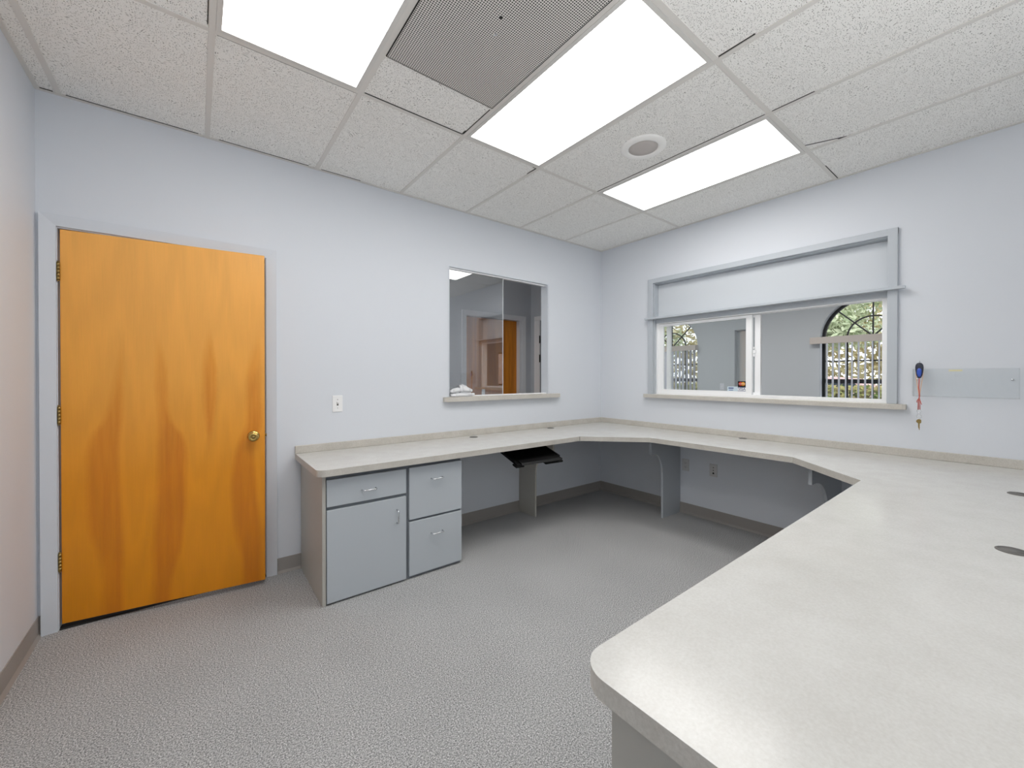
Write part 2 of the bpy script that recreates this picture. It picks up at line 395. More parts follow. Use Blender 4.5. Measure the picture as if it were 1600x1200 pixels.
# ------------------------------------------------------------------ inner hall behind the pass-through
b = MB()
dx0, dx1, dz = -1.155, -.335, 2.05
b.box(XL - .12, dx0, YH, YH + .12, 0, H + .06); b.box(dx0, dx1, YH, YH + .12, dz, H + .06); b.box(dx1, 0, YH, YH + .12, 0, H + .06)
struct(b.build('wall_hall_back', 'wall_hall'), 'grey wall of the inner hall seen through the square pass-through', 'wall')
b = MB(); b.box(XI, 0, .10, YH, 0, H + .06)
struct(b.build('wall_hall_right', 'wall_hall'), 'grey end wall of the inner hall at the right of its door', 'wall')
b = MB(); b.box(XL - .12, XL, .10, YH, 0, H + .06)
struct(b.build('wall_hall_left', 'wall_hall'), 'grey end wall of the inner hall behind the wooden door', 'wall')
b = MB(); b.box(XL, XI, .10, YH, H + .004, H + .03)
struct(b.build('ceiling_hall', 'tile'), 'tiled ceiling of the inner hall', 'ceiling')
# hall door in its casing
b = MB()
def casing_u(b, x0, x1, z1, wd, y0, th):
    """mitred casing around three sides of an opening; y0 = wall face, th = thickness (sign gives side)"""
    t2 = th * 0.6
    def seg(o0, o1, i1, i0):
        vs = []
        for p, t in ((o0, th), (o1, th), (i1, t2), (i0, t2)): vs.append((b.bm.verts.new((p[0], y0, p[1])), b.bm.verts.new((p[0], y0 + t, p[1]))))
        n = 4
        b.bm.faces.new([v[0] for v in vs]); b.bm.faces.new([v[1] for v in vs][::-1])
        for i in range(n): j = (i + 1) % n; b.bm.faces.new((vs[i][0], vs[j][0], vs[j][1], vs[i][1]))
    seg((x0 - wd, 0), (x0 - wd, z1 + wd), (x0, z1), (x0, 0))
    seg((x0 - wd, z1 + wd), (x1 + wd, z1 + wd), (x1, z1), (x0, z1))
    seg((x1 + wd, z1 + wd), (x1 + wd, 0), (x1, 0), (x1, z1))
casing_u(b, dx0, dx1 + .04, dz, .062, YH, -.018)
b.box(dx1 - .0002, dx1 + .040, YH - .004, YH + .055, 0, dz)
struct(b.build('trim_3', 'trim_dim'), 'grey casing around the door of the inner hall', 'door casing')
b = MB(); b.box(dx0 + .003, dx1 - .003, YH + .055, YH + .095, .012, dz - .004)
dh = struct(b.build('door_2', 'door_hall'), 'dark stained door seen through the square pass-through', 'door')
b = MB(); b.lathe([(0, .065), (.02, .063), (.027, .045), (.02, .025), (.012, .015), (.03, .008), (.03, 0), (0, 0)], 24, Matrix.Translation((dx0 + .07, YH + .055, .95)) @ Matrix.Rotation(PI / 2, 4, 'X'))
b.build('door_knob', 'brass', dh)
# casing of another doorway on the hall's end wall
b = MB(); b.box(XI - .018, XI, .905, 1.015, 0, 2.05, .004); b.box(XI - .018, XI, .25, 1.015, 2.05, 2.11, .004)
struct(b.build('trim_4', 'white'), 'pale casing of a doorway on the end wall of the inner hall', 'door casing')
b = MB(); b.box(XI - .006, XI - .0005, .30, .905, .01, 2.05); 
d3 = struct(b.build('door_3', 'cab_frame'), 'dark door on the end wall of the inner hall', 'door')
b = MB()
for zz in (.25, 1.55, 1.80): b.tube([(XI - .022, .898, zz - .05), (XI - .022, .898, zz + .05)], .007, 8)
b.build('hinge', 'black_metal', d3)

# ------------------------------------------------------------------ main door
b = MB(); cx0, cx1 = -4.277, -3.356
casing_u(b, cx0 - .003, cx1 + .003, 2.087, .058, 0, -.020)
b.box(-4.297, cx0, 0, .10, 0, 2.10); b.box(cx1, -3.333, 0, .10, 0, 2.10); b.box(cx0, cx1, 0, .10, 2.080, 2.10)
b.box(cx0, cx0 + .012, .05, .085, 0, 2.08); b.box(cx1 - .012, cx1, .05, .085, 0, 2.08); b.box(cx0, cx1, .05, .085, 2.068, 2.08)
struct(b.build('trim_5', 'trim'), 'blue-grey painted casing and jamb around the wooden door', 'door casing')
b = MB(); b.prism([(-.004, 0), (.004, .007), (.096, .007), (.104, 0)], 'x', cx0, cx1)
struct(b.build('door_gap_shade', 'dark_slot'), 'dark strip added for the shade under the wooden door', 'shade strip')  # dark strip stands in for the shade in the gap below the leaf
ang = math.radians(-7.0)
leaf = MB(); leaf.box(0.004, DW, 0, .042, 0.0, DH, .0015, 1)
door = leaf.build('door_1', 'door', None, (-4.272, -.001, .030)); door.rotation_euler = (0, 0, ang)
struct(door, 'flat orange-brown wooden door with darker grain flames, standing slightly ajar', 'door')
for z in (1.827, 1.084, .324):
    h = MB()
    for k in range(5): h.tube([(0, -.006, z - .045 + k * .0182), (0, -.006, z - .045 + k * .0182 + .0172)], .0068, 12)
    h.tube([(0, -.006, z - .052), (0, -.006, z - .046)], .0045, 8); h.tube([(0, -.006, z + .046), (0, -.006, z + .053)], .0045, 8)
    h.box(.001, .0035, -.004, .034, z - .045, z + .045)
    h.build('hinge', 'brass_old', door)['label'] = 'brass butt hinge'
k = MB(); mt = Matrix.Translation((.845, 0, .914)) @ Matrix.Rotation(PI / 2, 4, 'X')
k.lathe([(.033, 0), (.033, .004), (.028, .009), (.013, .012), (.011, .028), (.017, .036), (.0265, .046), (.028, .056), (.0255, .064), (.017, .067), (.013, .065), (0, .065)], 36, mt)
kn = k.build('door_knob', 'brass', door); kn['label'] = 'round polished brass knob'
k = MB(); k.lathe([(.0095, .0655), (.0085, .071), (0, .0715)], 20, mt); k.build('lock_button', 'brass_old', kn)
k = MB(); k.box(DW - .0005, DW + .0015, .008, .034, .885, .943); k.tube([(DW, .021, .914), (DW + .010, .021, .914)], .008, 10)
k.build('latch', 'brass_old', door)['label'] = 'brass latch plate on the door edge'

# wall plate of the light switch by the door
sw = empty('light_switch', (-2.910, 0, 1.118), 'white light switch plate on the wall right of the wooden door', 'switch')
b = MB(); b.box(-.035, .035, -.006, 0, -.059, .059, .003); b.build('plate', 'white_plate', sw)
b = MB(); b.box(-.006, .006, -.0075, -.005, -.013, .013); b.build('slot', 'grommet', sw)
b = MB(); b.prism([(-.006, -.003), (-.016, .012), (-.013, .0145), (-.006, .010)], 'x', -.0042, .0042); b.build('toggle', 'white_plate', sw)
for z in (-.03, .03):
    b = MB(); b.lathe([(0, .0015), (.003, .001), (.0035, 0)], 12, Matrix.Translation((0, -.006, z)) @ Matrix.Rotation(PI / 2, 4, 'X')); b.build('screw', 'chrome', sw)

# ------------------------------------------------------------------ square pass-through (window_1)
w1 = empty('window_1', (-1.419, 0, 1.118), 'square pass-through with a half mirrored glass pane over a narrow sill', 'window', kind='structure')
def lw(b, name, mat, par=w1): o = b.build(name, mat); o.parent = par; o.matrix_parent_inverse = Matrix.Translation(par.location).inverted(); return o
b = MB()
b.box(-2.003, -.835, .0, .10, 2.262, 2.2725); b.box(-2.003, -1.993, .0, .10, 1.1185, 2.262); b.box(-.845, -.835, .0, .10, 1.1185, 2.262)
lw(b, 'liner', 'trim')
b = MB(); b.box(-1.993, -.845, .022, .034, 2.250, 2.2615); b.box(-1.993, -.845, .046, .056, 2.252, 2.2615); b.box(-1.993, -1.985, .030, .044, 1.14, 2.252)
lw(b, 'top_track', 'white')
b = MB(); b.box(-1.993, -.845, .022, .060, 1.1375, 1.146); lw(b, 'bottom_track', 'white')
b = MB(); b.box(-1.988, -1.392, .036, .042, 1.146, 2.252); gp = lw(b, 'glass_pane', 'mirror_glass')
b = MB(); b.box(-1.3935, -1.390, .0355, .0425, 1.146, 2.252); lw(b, 'pane_edge', 'trim_dim')
b = MB(); b.prism([(-2.055, 0), (-2.055, -.035), (-2.035, -.055), (-.715, -.055), (-.695, -.035), (-.695, 0)], 'z', 1.098, 1.1375, .003)
b.box(-2.001, -.837, .0003, .10, 1.1185, 1.1373)
lw(b, 'sill', 'edge')['label'] = 'taupe laminate sill'
def wad(name, loc, sx, sy, sz, seed, label, rz):
    rr = random.Random(seed); b = MB(); tl = {1: 0.0, 2: .3, 3: -.45}[seed]
    bmesh.ops.create_cube(b.bm, size=1.0); bmesh.ops.bevel(b.bm, geom=list(b.bm.edges), offset=.16, segments=3, affect='EDGES')
    bmesh.ops.subdivide_edges(b.bm, edges=list(b.bm.edges), cuts=1, use_grid_fill=True)
    for v in b.bm.verts:
        q = .5 + v.co.z
        v.co = Vector((v.co.x * sx, v.co.y * sy, q * sz * (1 + 2 * tl * v.co.x))) + Vector((rr.uniform(-1, 1) * .006 * q, rr.uniform(-1, 1) * .004 * q, rr.uniform(-1, 1) * .006 * q + 0))
    for f in b.bm.faces: f.smooth = True
    o = b.build(name, 'paper', None, loc); o.rotation_euler = (0, 0, rz); return tag(o, label, 'paper towel', 'white paper towels on the pass-through sill')
wad('paper_towel', (-1.868, -.012, 1.1375), .235, .048, .032, 1, 'long flat white paper towel lowest on the pass-through sill', 0.02)
wad('paper_towel', (-1.945, -.010, 1.171), .085, .045, .038, 2, 'small white paper towel on top of the flat one, in the corner of the pass-through', 0.0)
wad('paper_towel', (-1.835, -.010, 1.171), .115, .045, .056, 3, 'taller crumpled white paper towel on the flat one, away from the corner', -.1)
b = MB(); b.box(-1.606, -1.572, .076, .084, 1.1375, 1.195, .001, 1)
tag(b.build('card', 'paper'), 'small white upright card behind the pass-through glass', 'card')

# ------------------------------------------------------------------ wide service window (window_2)
w2 = empty('window_2', (0, -1.58, 1.105), 'wide white sliding service window below a blue-grey drop panel', 'window', kind='structure')
def lx(b, name, mat): return lw(b, name, mat, w2)
b = MB()
for y0, y1 in ((-2.530, -2.478), (-.690, -.634)): b.box(-.022, 0, y0, y1, 1.134, 2.315, .003)
b.box(-.0215, 0, -2.530, -.634, 2.268, 2.3155, .003)
lx(b, 'casing', 'trim_win')
b = MB(); b.box(0, .12, -2.50, -2.478, 1.134, 2.275); b.box(0, .12, -.70, -.68, 1.134, 2.275); b.box(0, .12, -2.478, -.70, 2.262, 2.275)
lx(b, 'liner', 'trim_win')
b = MB(); b.box(.062, .075, -2.476, -.702, 1.918, 2.255); lx(b, 'drop_panel', 'panel')['label'] = 'blue-grey drop panel above the sliding sashes'
b = MB(); b.prism([(-.055, -2.568), (-.055, -.612), (-.0225, -.612), (-.0225, -.7005), (.075, -.7005), (.075, -2.4775), (-.0225, -2.4775), (-.0225, -2.568)], 'z', 1.8985, 1.9178, .003)
lx(b, 'ledge', 'trim_win')['label'] = 'thin rail along the foot of the drop panel'
b = MB(); b.box(.022, .034, -2.4778, -.7002, 1.860, 1.8982); lx(b, 'header', 'trim_win')
b = MB(); b.prism([(0.02, -2.50), (0.02, -.68), (0, -.60), (-.050, -.60), (-.052, -.62), (-.052, -2.56), (-.045, -2.575), (0, -2.575)], 'z', 1.099, 1.134, .003); b.box(.0202, .12, -2.50, -.68, 1.1055, 1.1338)
lx(b, 'sill', 'edge')['label'] = 'taupe laminate sill'
b = MB(); b.ring_frame('x', .034, .118, (-2.478, -.70, 1.134, 1.872), (-2.444, -.722, 1.158, 1.851))
lx(b, 'frame', 'white')
b = MB(); b.ring_frame('x', .040, .066, (-1.608, -.722, 1.150, 1.846), (-1.560, -.770, 1.186, 1.822))
lx(b, 'fixed_sash', 'white')
b = MB(); b.box(.050, .054, -1.561, -.769, 1.185, 1.823); lx(b, 'glass_pane', 'glass')
b = MB(); b.ring_frame('x', .074, .100, (-1.662, -.790, 1.150, 1.846), (-1.618, -.832, 1.180, 1.826))
lx(b, 'sliding_sash', 'white')
b = MB(); b.box(.086, .090, -1.619, -.831, 1.179, 1.827); lx(b, 'glass_pane', 'glass')
b = MB(); b.box(.062, .074, -1.628, -1.606, 1.515, 1.545, .003); b.box(.056, .070, -1.622, -1.610, 1.488, 1.512, .003); b.box(.058, .070, -1.622, -1.610, 1.552, 1.570, .003)
lx(b, 'latch', 'white')
# card-payment stickers on the glass
MX = {'black': new_mat('sticker_black', rgb(18, 16, 16), .4), 'red': new_mat('sticker_red', rgb(214, 60, 38), .4), 'amber': new_mat('sticker_amber', rgb(236, 160, 50), .4),
      'paleb': new_mat('sticker_pale_blue', rgb(206, 222, 232), .4), 'deepb': new_mat('sticker_deep_blue', rgb(44, 62, 130), .4), 'white': M['white_plate'], 'gold': new_mat('sticker_gold', rgb(200, 150, 70), .4)}
M.update({'s_' + k: v for k, v in MX.items()})
def face_mw(y, z, x=-.0006):   # local text plane -> facing the office (towards -x)
    return Matrix.Translation((x, y, z)) @ Matrix(((0, 0, -1, 0), (-1, 0, 0, 0), (0, 1, 0, 0), (0, 0, 0, 1)))
st = empty('sticker', (.049, -1.525, 1.187), 'small black and white payment card sticker low in the corner of the glass', 'sticker', group='payment stickers on the service window')
b = MB(); b.box(0, .0008, -.034, .034, .036, .088); b.build('upper_half', 's_black', st)
def disc(mat, y, z, r, x, name):
    b = MB(); b.lathe([(0, .0003), (r, .0003), (r, 0), (0, 0)], 32, Matrix.Translation((x, y, z)) @ Matrix.Rotation(-PI / 2, 4, 'Y')); return b.build(name, mat, st)
disc('s_red', .011, .064, .0165, 0.0, 'disc'); disc('s_amber', -.011, .064, .0165, -.0003, 'disc')
text_mesh('lettering', 'MasterCard', .0105, 's_white', st, face_mw(0, .064, -.0010))
b = MB(); b.box(0, .0008, -.034, .034, 0, .036); b.build('lower_half', 's_white', st)
text_mesh('lettering', 'VISA', .031, 's_deepb', st, face_mw(0, .019))
b = MB(); b.box(-.0004, 0, -.034, .034, .001, .0045); b.box(-.0004, 0, -.034, .034, .032, .0355); b.build('stripe', 's_deepb', st)
s2 = empty('sticker', (.049, -1.436, 1.187), 'pale blue sticker with dark lines left of the black one on the glass', 'sticker', group='payment stickers on the service window')
b = MB(); b.box(0, .0008, -.054, .034, 0, .040); b.build('backing', 's_paleb', s2)
b = MB(); b.box(-.0004, 0, -.020, .024, .022, .030); b.box(-.0004, 0, -.016, .020, .006, .011); b.build('stripe', 's_deepb', s2)

# ------------------------------------------------------------------ worktop
def arc(cx, cy, r, a0, a1, n=8): return [(cx + r * math.cos(math.radians(a0 + (a1 - a0) * i / n)), cy + r * math.sin(math.radians(a0 + (a1 - a0) * i / n))) for i in range(n + 1)]
r1, r2 = .055, .066
YP = -3.245
poly = [(-3.186, 0)] + arc(-3.186 + r1, -.660 + r1, r1, 180, 270, 8) + [(-1.070, -.655), (-.648, -1.078), (-.636, -2.125), (-1.048, -2.552)] \
     + arc(-3.156 + r2, -2.567 - r2, r2, 90, 180, 10) + [(-3.156, YP), (0, YP), (0, 0)]
wt = empty('countertop', (-1.6, -1.6, ZC), 'long pale grey laminate worktop running round three sides of the room', 'worktop')
def lc(b, name, mat, par=wt): o = b.build(name, mat); o.parent = par; o.matrix_parent_inverse = Matrix.Translation(par.location).inverted(); return o
b = MB(); b.prism(poly, 'z', ZC - .0385, ZC)
top = lc(b, 'top', 'top')
top.data.materials.append(M['edge']); top.data.materials.append(M['underside'])
for f in top.data.polygons:
    f.material_index = 1 if abs(f.normal.z) < .5 else (2 if f.normal.z < 0 else 0)
b = MB(); b.box(-3.186, 0, -.020, 0, ZC, ZC + .052, .002, 1); lc(b, 'backsplash', 'edge')
b = MB(); b.box(-.020, 0, YP, -.0205, ZC, ZC + .052, .002, 1); lc(b, 'backsplash', 'edge')
b = MB(); b.prism([(-1.0705, -.656), (-1.0685, -.6555), (-1.0685, -.6575), (-1.0705, -.6575)], 'z', ZC - .038, ZC + .0002); lc(b, 'seam', 'gap')
for (gx, gy, opened, aa) in ((-1.822, -.118, False, .3), (-.880, -.086, False, 0.2), (-.058, -1.579, True, 1.2), (-.800, -3.052, True, 0.4), (-1.763, -3.052, False, 2.2)):
    b = MB(); mt = Matrix.Translation((gx, gy, ZC)) @ Matrix.Rotation(aa, 4, 'Z')
    R_ = .030 if gx > -.1 else .036
    b.lathe([(R_, 0), (R_, .0015), (R_ - .002, .003), (R_ - .006, .003), (R_ - .0065, .002), (R_ - .0065, 0)], 36, mt)
    gr = lc(b, 'grommet', 'grommet')
    b = MB(); rr = R_ - .0066
    if opened:
        b.prism([(rr * math.cos(t * PI / 18 * 1.3), rr * math.sin(t * PI / 18 * 1.3)) for t in range(0, 19)], 'z', 0.0004, .0022)
    else:
        b.lathe([(rr, .0004), (rr, .0022), (0, .0022)], 36)
    o = b.build('cap', 'grommet', gr); o.matrix_local = Matrix.Translation((gx, gy, ZC)) @ Matrix.Rotation(aa, 4, 'Z')
    if opened:
        b = MB(); b.lathe([(rr, .0003), (0, .0003)], 36); o = b.build('hole', 'dark_slot', gr); o.matrix_local = Matrix.Translation((gx, gy, ZC)) @ Matrix.Rotation(aa, 4, 'Z')

# supports under the worktop
def support(name, tip, leg, zt, mat, label, place):
    pts = [(0, .0), (leg, 0), (leg, .38)] + [(leg + (tip - .06 - leg) * (1 - math.cos(t * PI / 16)), .38 + (zt - .38) * math.sin(t * PI / 16)) for t in range(1, 9)]
    pts[-1] = (tip - .06, zt)
    pts += [(tip, zt), (tip, ZC - .0385), (0, ZC - .0385)]
    b = MB()
    if place[0] == 'A': b.prism([(-p, q) for p, q in pts], 'x', place[1] - .010, place[1] + .010)
    else: b.prism([(-p, q) for p, q in pts], 'y', place[1] - .010, place[1] + .010)
    o = b.build(name, mat); return tag(o, label, 'support panel', 'support panels under the worktop')
support('support_panel', .475, .236, .640, 'cab_side', 'beige-grey bracket panel holding the worktop behind the black keyboard tray', ('A', -1.212))
support('support_panel', .49, .300, .612, 'support', 'blue-grey curved bracket panel beside the outlet under the wide window', ('B', -.975))
support('support_panel', .64, .300, .630, 'support', 'blue-grey curved bracket panel in the dark corner beside the long counter', ('B', -2.222))
b = MB(); b.box(-3.120, -3.100, -3.22, -2.622, 0, ZC - .0385, .001, 1); b.box(-3.0995, -3.0795, -2.66, -2.622, 0, ZC - .0385)
tag(b.build('end_panel', 'cab_side'), 'dark grey panel below the rounded near end of the worktop', 'end panel')

# ------------------------------------------------------------------ cabinets
def handle(par, x, z, horiz=True):
    b = MB(); L_, pr, r = .041, .030, .0042; pts = []
    for t in range(5): a = t * PI / 8; pts.append((-L_ + .010 * (1 - math.sin(a)) - 0 * t, -pr + .010 * (1 - math.sin(a)) if False else -pr + .010 * (1 - math.sin(PI / 2 * t / 4)), 0))
    path = [(-L_, 0, 0), (-L_, -pr + .012, 0), (-L_ + .003, -pr + .004, 0), (-L_ + .010, -pr, 0), (L_ - .010, -pr, 0), (L_ - .003, -pr + .004, 0), (L_, -pr + .012, 0), (L_, 0, 0)]
    b.tube(path, r, 10)
    o = b.build('handle', 'chrome'); o.parent = par
    o.matrix_local = Matrix.Translation((x, 0, z)) @ (Matrix.Identity(4) if horiz else Matrix.Rotation(PI / 2, 4, 'Y'))
    o['label'] = 'satin chrome bar handle'; return o
YF_ = -.617
def front(par, name, x0, x1, z0, z1):
    b = MB(); b.box(-(x1 - x0) / 2, (x1 - x0) / 2, 0, .018, 0, z1 - z0, .0015, 1)
    o = b.build(name, 'cab'); o.parent = par; o.matrix_local = Matrix.Translation(((x0 + x1) / 2 - par.location.x, YF_ - par.location.y, z0))
    return o
zt = ZC - .0385
c1 = empty('base_cabinet', (-2.89, -.30, 0), 'blue-grey base cabinet with one drawer over a door, at the open end of the worktop', 'cabinet', group='base cabinets under the worktop')
def lk(b, name, mat, par): o = b.build(name, mat); o.parent = par; o.matrix_parent_inverse = Matrix.Translation(par.location).inverted(); return o
b = MB(); b.box(-3.152, -3.132, -.612, -.0165, .001, zt, .001, 1); lk(b, 'side_panel', 'cab_side', c1)['label'] = 'beige-grey laminate side'
b = MB(); b.box(-3.1315, -2.640, -.578, -.0165, .03, zt); lk(b, 'body', 'cab_side', c1)
b = MB(); b.box(-3.1315, -2.640, -.598, -.5785, .001, zt); lk(b, 'face_frame', 'cab_frame', c1)
d = front(c1, 'drawer', -3.128, -2.651, .566, .722); handle(d, 0, .068)
d = front(c1, 'door', -3.128, -2.651, .012, .546); handle(d, .176, .418, False)
c2 = empty('base_cabinet', (-2.43, -.30, 0), 'blue-grey base cabinet with two deep file drawers beside the open knee space', 'cabinet', group='base cabinets under the worktop')
b = MB(); b.box(-2.6395, -2.240, -.578, -.0165, .03, zt); lk(b, 'body', 'cab_side', c2)
b = MB(); b.box(-2.6395, -2.240, -.598, -.5785, .001, zt); lk(b, 'face_frame', 'cab_frame', c2)
d = front(c2, 'drawer', -2.629, -2.239, .386, .724); handle(d, 0, .247)
d = front(c2, 'drawer', -2.629, -2.239, .020, .371); handle(d, 0, .247)

# ------------------------------------------------------------------ keyboard tray
kt = empty('keyboard_tray', (-1.53, -.50, .680), 'black pull-out keyboard tray tilted below the worktop edge', 'keyboard tray', rz=math.radians(-4))
tilt = Matrix.Rotation(math.radians(15), 4, 'X')
def lt(b, name, mat='black_plastic'): o = b.build(name, mat); o.parent = kt; o.matrix_local = tilt; return o
b = MB(); b.box(-.235, .225, -.185, .16, -.006, .006, .004); b.box(-.235, -.223, -.15, .16, .005, .018, .003); b.box(.213, .225, -.15, .16, .005, .018, .003); lt(b, 'tray')
b = MB(); b.prism([(-.21, .006), (-.19, .018), (-.15, .020), (-.125, .0065)], 'x', -.20, .20, .002); lt(b, 'palm_rest')
b = MB(); b.box(.04, .222, -.20, -.06, -.022, -.0065, .004); lt(b, 'mouse_platform')
b = MB(); b.box(-.243, -.165, -.192, -.135, -.020, -.0062, .004); lt(b, 'tilt_knob')
b = MB(); b.box(-.05, .05, .02, .15, -.03, -.0065); o = lt(b, 'arm')
b = MB(); b.box(-.055, .055, .10, .36, .052, .0705); b.tube([(0, .12, .02), (0, .12, .055)], .03, 16); o = b.build('slide_rail', 'black_plastic', kt)

# outlets under the window
def outlet(y, z, label, jacks):
    e = empty('wall_outlet', (0, y, z), label, 'outlet', group='outlet plates under the worktop')
    b = MB(); b.box(-.006, 0, -.036, .036, -.057, .057, .003); b.build('plate', 'outlet', e)
    if jacks:
        for zz, r in ((.026, .0045), (.0, .0045), (-.026, .008)):
            b = MB(); b.lathe([(0, .0006), (r, .0006), (r, 0)], 20, Matrix.Translation((-.006, 0, zz)) @ Matrix.Rotation(-PI / 2, 4, 'Y')); b.build('jack', 'dark_slot', e)
    else:
        for zz in (.0195, -.0195):
            b = MB(); b.box(-.008, -.0055, -.0165, .0165, zz - .014, zz + .014, .002); rc = b.build('receptacle', 'outlet', e)
            b = MB()
            for yy in (-.006, .006): b.box(-.0084, -.0078, yy - .001, yy + .001, zz - .002, zz + .007)
            b.lathe([(0, .0004), (.0022, .0004), (.0022, 0)], 12, Matrix.Translation((-.008, 0, zz - .007)) @ Matrix.Rotation(-PI / 2, 4, 'Y'))
            b.build('slot', 'dark_slot', rc)
outlet(-1.040, .466, 'grey-white electrical outlet partly behind the curved bracket panel', False)
outlet(-1.306, .461, 'white plate with three dark jacks in a row under the worktop', True)

# ------------------------------------------------------------------ acrylic file holder and lanyard
fh = empty('file_holder', (0, -2.82, 1.190), 'clear acrylic file holder on the wall right of the wide window', 'file holder')
b = MB(); b.box(-.004, 0, -.222, .222, 0, .178, .001, 1); b.build('back_plate', 'acrylic', fh)
b = MB(); b.box(-.052, -.048, -.222, .212, .004, .176, .001, 1); b.build('front_plate', 'acrylic', fh)
b = MB(); b.box(-.052, -.0045, -.222, .212, 0, .0035); b.build('base', 'acrylic', fh)
for y in (-.222, .209):
    b = MB(); b.box(-.0475, -.0045, y, y + .0035, .004, .176); b.build('end_plate', 'acrylic', fh)
b = MB(); b.box(-.0535, -.0525, -.004, .052, .160, .170); b.build('label_strip', 'yellow_label', fh)['label'] = 'pale yellow label strip'
for y in (-.195, .195):
    b = MB(); b.lathe([(0, .003), (.005, .002), (.006, 0)], 14, Matrix.Translation((-.004, y, .11)) @ Matrix.Rotation(-PI / 2, 4, 'Y')); b.build('screw', 'chrome', fh)
ky = empty('key_lanyard', (-.060, -2.640, 1.366), 'brass key on a red and orange lanyard with a dark blue reel', 'lanyard')
b = MB()
pr = [(0, -.060), (.008, -.057), (.014, -.04), (.0185, -.01), (.0195, .012), (.017, .028), (.010, .038), (0, .041)]
b.lathe(pr, 24, Matrix.Diagonal((.42, 1.0, 1.0, 1.0))); b.build('reel', 'navy', ky)
b = MB(); b.lathe([(0, -.052), (.006, -.048), (.011, -.03), (.0115, -.008), (.008, .004), (0, .007)], 20, Matrix.Translation((-.005, 0, 0)) @ Matrix.Diagonal((.42, 1.0, 1.0, 1.0))); b.build('badge', 'blue', ky)
b = MB()
for s_ in (-1, 1): b.tube([(.002, s_ * .016, -.01), (.002, s_ * .015, -.05), (.0, s_ * .009, -.10), (0, s_ * .003, -.15), (0, s_ * .001, -.17)], .0022, 6)
b.build('strap', 'strap_orange', ky)
b = MB(); b.tube([(-.002, 0, -.06), (-.003, .002, -.12), (-.001, -.002, -.17), (-.003, .003, -.205), (-.002, .004, -.26)], .0030, 6); b.tube([(-.002, .001, -.165), (-.004, -.004, -.21), (-.002, -.004, -.26)], .0022, 6)
b.tube([(-.002, .002, -.19), (-.004, .010, -.205), (-.003, .009, -.215)], .0022, 6); b.tube([(-.002, -.002, -.19), (-.004, -.010, -.222), (-.003, -.012, -.228)], .0018, 6)
b.build('cord', 'strap_red', ky)
def ring(b, c, r, t, nx=Vector((1, 0, 0))):
    b.tube([(c[0] + .3 * r * math.cos(a), c[1] + r * math.cos(a), c[2] + r * math.sin(a)) for a in [2 * PI * i / 20 for i in range(20)]], t, 6, closed=True)
b = MB(); ring(b, (-.002, 0, -.270), .010, .0011); ring(b, (-.002, 0, -.286), .006, .001); ring(b, (-.002, 0, -.304), .012, .0011); b.build('key_ring', 'chrome', ky)
b = MB()
bow = [(.012 * math.cos(a) * (1 + .12 * math.cos(3 * a)), -.335 + .014 * math.sin(a)) for a in [2 * PI * i / 24 for i in range(24)]]
b.prism(bow, 'x', -.0032, -.0008)
b.prism([(-.004, -.346), (.004, -.346), (.0035, -.375), (.0015, -.379), (-.0005, -.391), (-.002, -.391), (-.004, -.386), (-.0025, -.381), (-.0042, -.376), (-.003, -.370)], 'x', -.0030, -.0010)
b.build('key', 'brass_old', ky)
b = MB(); b.tube([(.002, 0, .036), (.004, 0, .05), (.012, 0, .052), (.0135, 0, .03)], .002, 6); b.build('hook', 'chrome', ky)

# ------------------------------------------------------------------ ceiling fixtures
def troffer(x0, label):
    e = empty('ceiling_light', (x0 + S / 2, (Y1 + Y2) / 2, H - .001), label, 'ceiling light', group='fluorescent ceiling panels')
    hx, hy = S / 2 - .0125, S - .0125
    b = MB(); b.ring_frame('z', -.001, .0045, (-hx, hx, -hy, hy), (-hx + .020, hx - .020, -hy + .020, hy - .020)); b.build('frame', 'light_frame', e)
    b = MB(); b.box(-hx + .0195, hx - .0195, -hy + .0195, hy - .0195, .001, .004); b.build('diffuser', 'lens', e)['label'] = 'glowing white lens'
troffer(XB[5], 'leftmost lit ceiling panel, nearest the wooden door and cut off at the top')
troffer(XB[3], 'middle lit ceiling panel, between the perforated grille and the round speaker')
troffer(XB[1], 'lit ceiling panel nearest the wide service window')
rg = empty('ceiling_grille', ((XB[4] + XB[3]) / 2, (-1.285 + Y2) / 2, H), 'dark perforated air return panel between the leftmost and middle lit panels', 'air grille')
hx, hy = S / 2 - .0125, (-1.285 - Y2) / 2 - .006
b = MB(); b.box(-hx, hx, -hy, hy, -.003, .0035); b.build('perforated_sheet', 'grille', rg)
b = MB(); b.ring_frame('z', -.0036, .003, (-hx, hx, -hy, hy), (-hx + .004, hx - .004, -hy + .004, hy - .004)); b.build('border', 'gap', rg)
for px_, py_ in ((.0, .02), (.03, .10)):
    b = MB(); b.lathe([(0, -.0045), (.007, -.004), (.008, -.003)], 12, Matrix.Translation((px_, py_ - .05, 0))); b.build('screw', 'dark_slot' if px_ == 0 else 'chrome', rg)
spk = empty('ceiling_speaker', (-1.482, -1.568, H + .004), 'round white-rimmed ceiling speaker with a grey mesh between two lit panels', 'speaker')
b = MB(); b.lathe([(.138, 0), (.138, -.004), (.130, -.010), (.100, -.013), (.090, -.010), (.088, -.004)], 48); b.build('ring', 'speaker_ring', spk)
b = MB(); b.lathe([(.0885, -.004), (.0885, -.007), (.05, -.0085), (0, -.009)], 48); b.build('mesh_cover', 'speaker_mesh', spk)

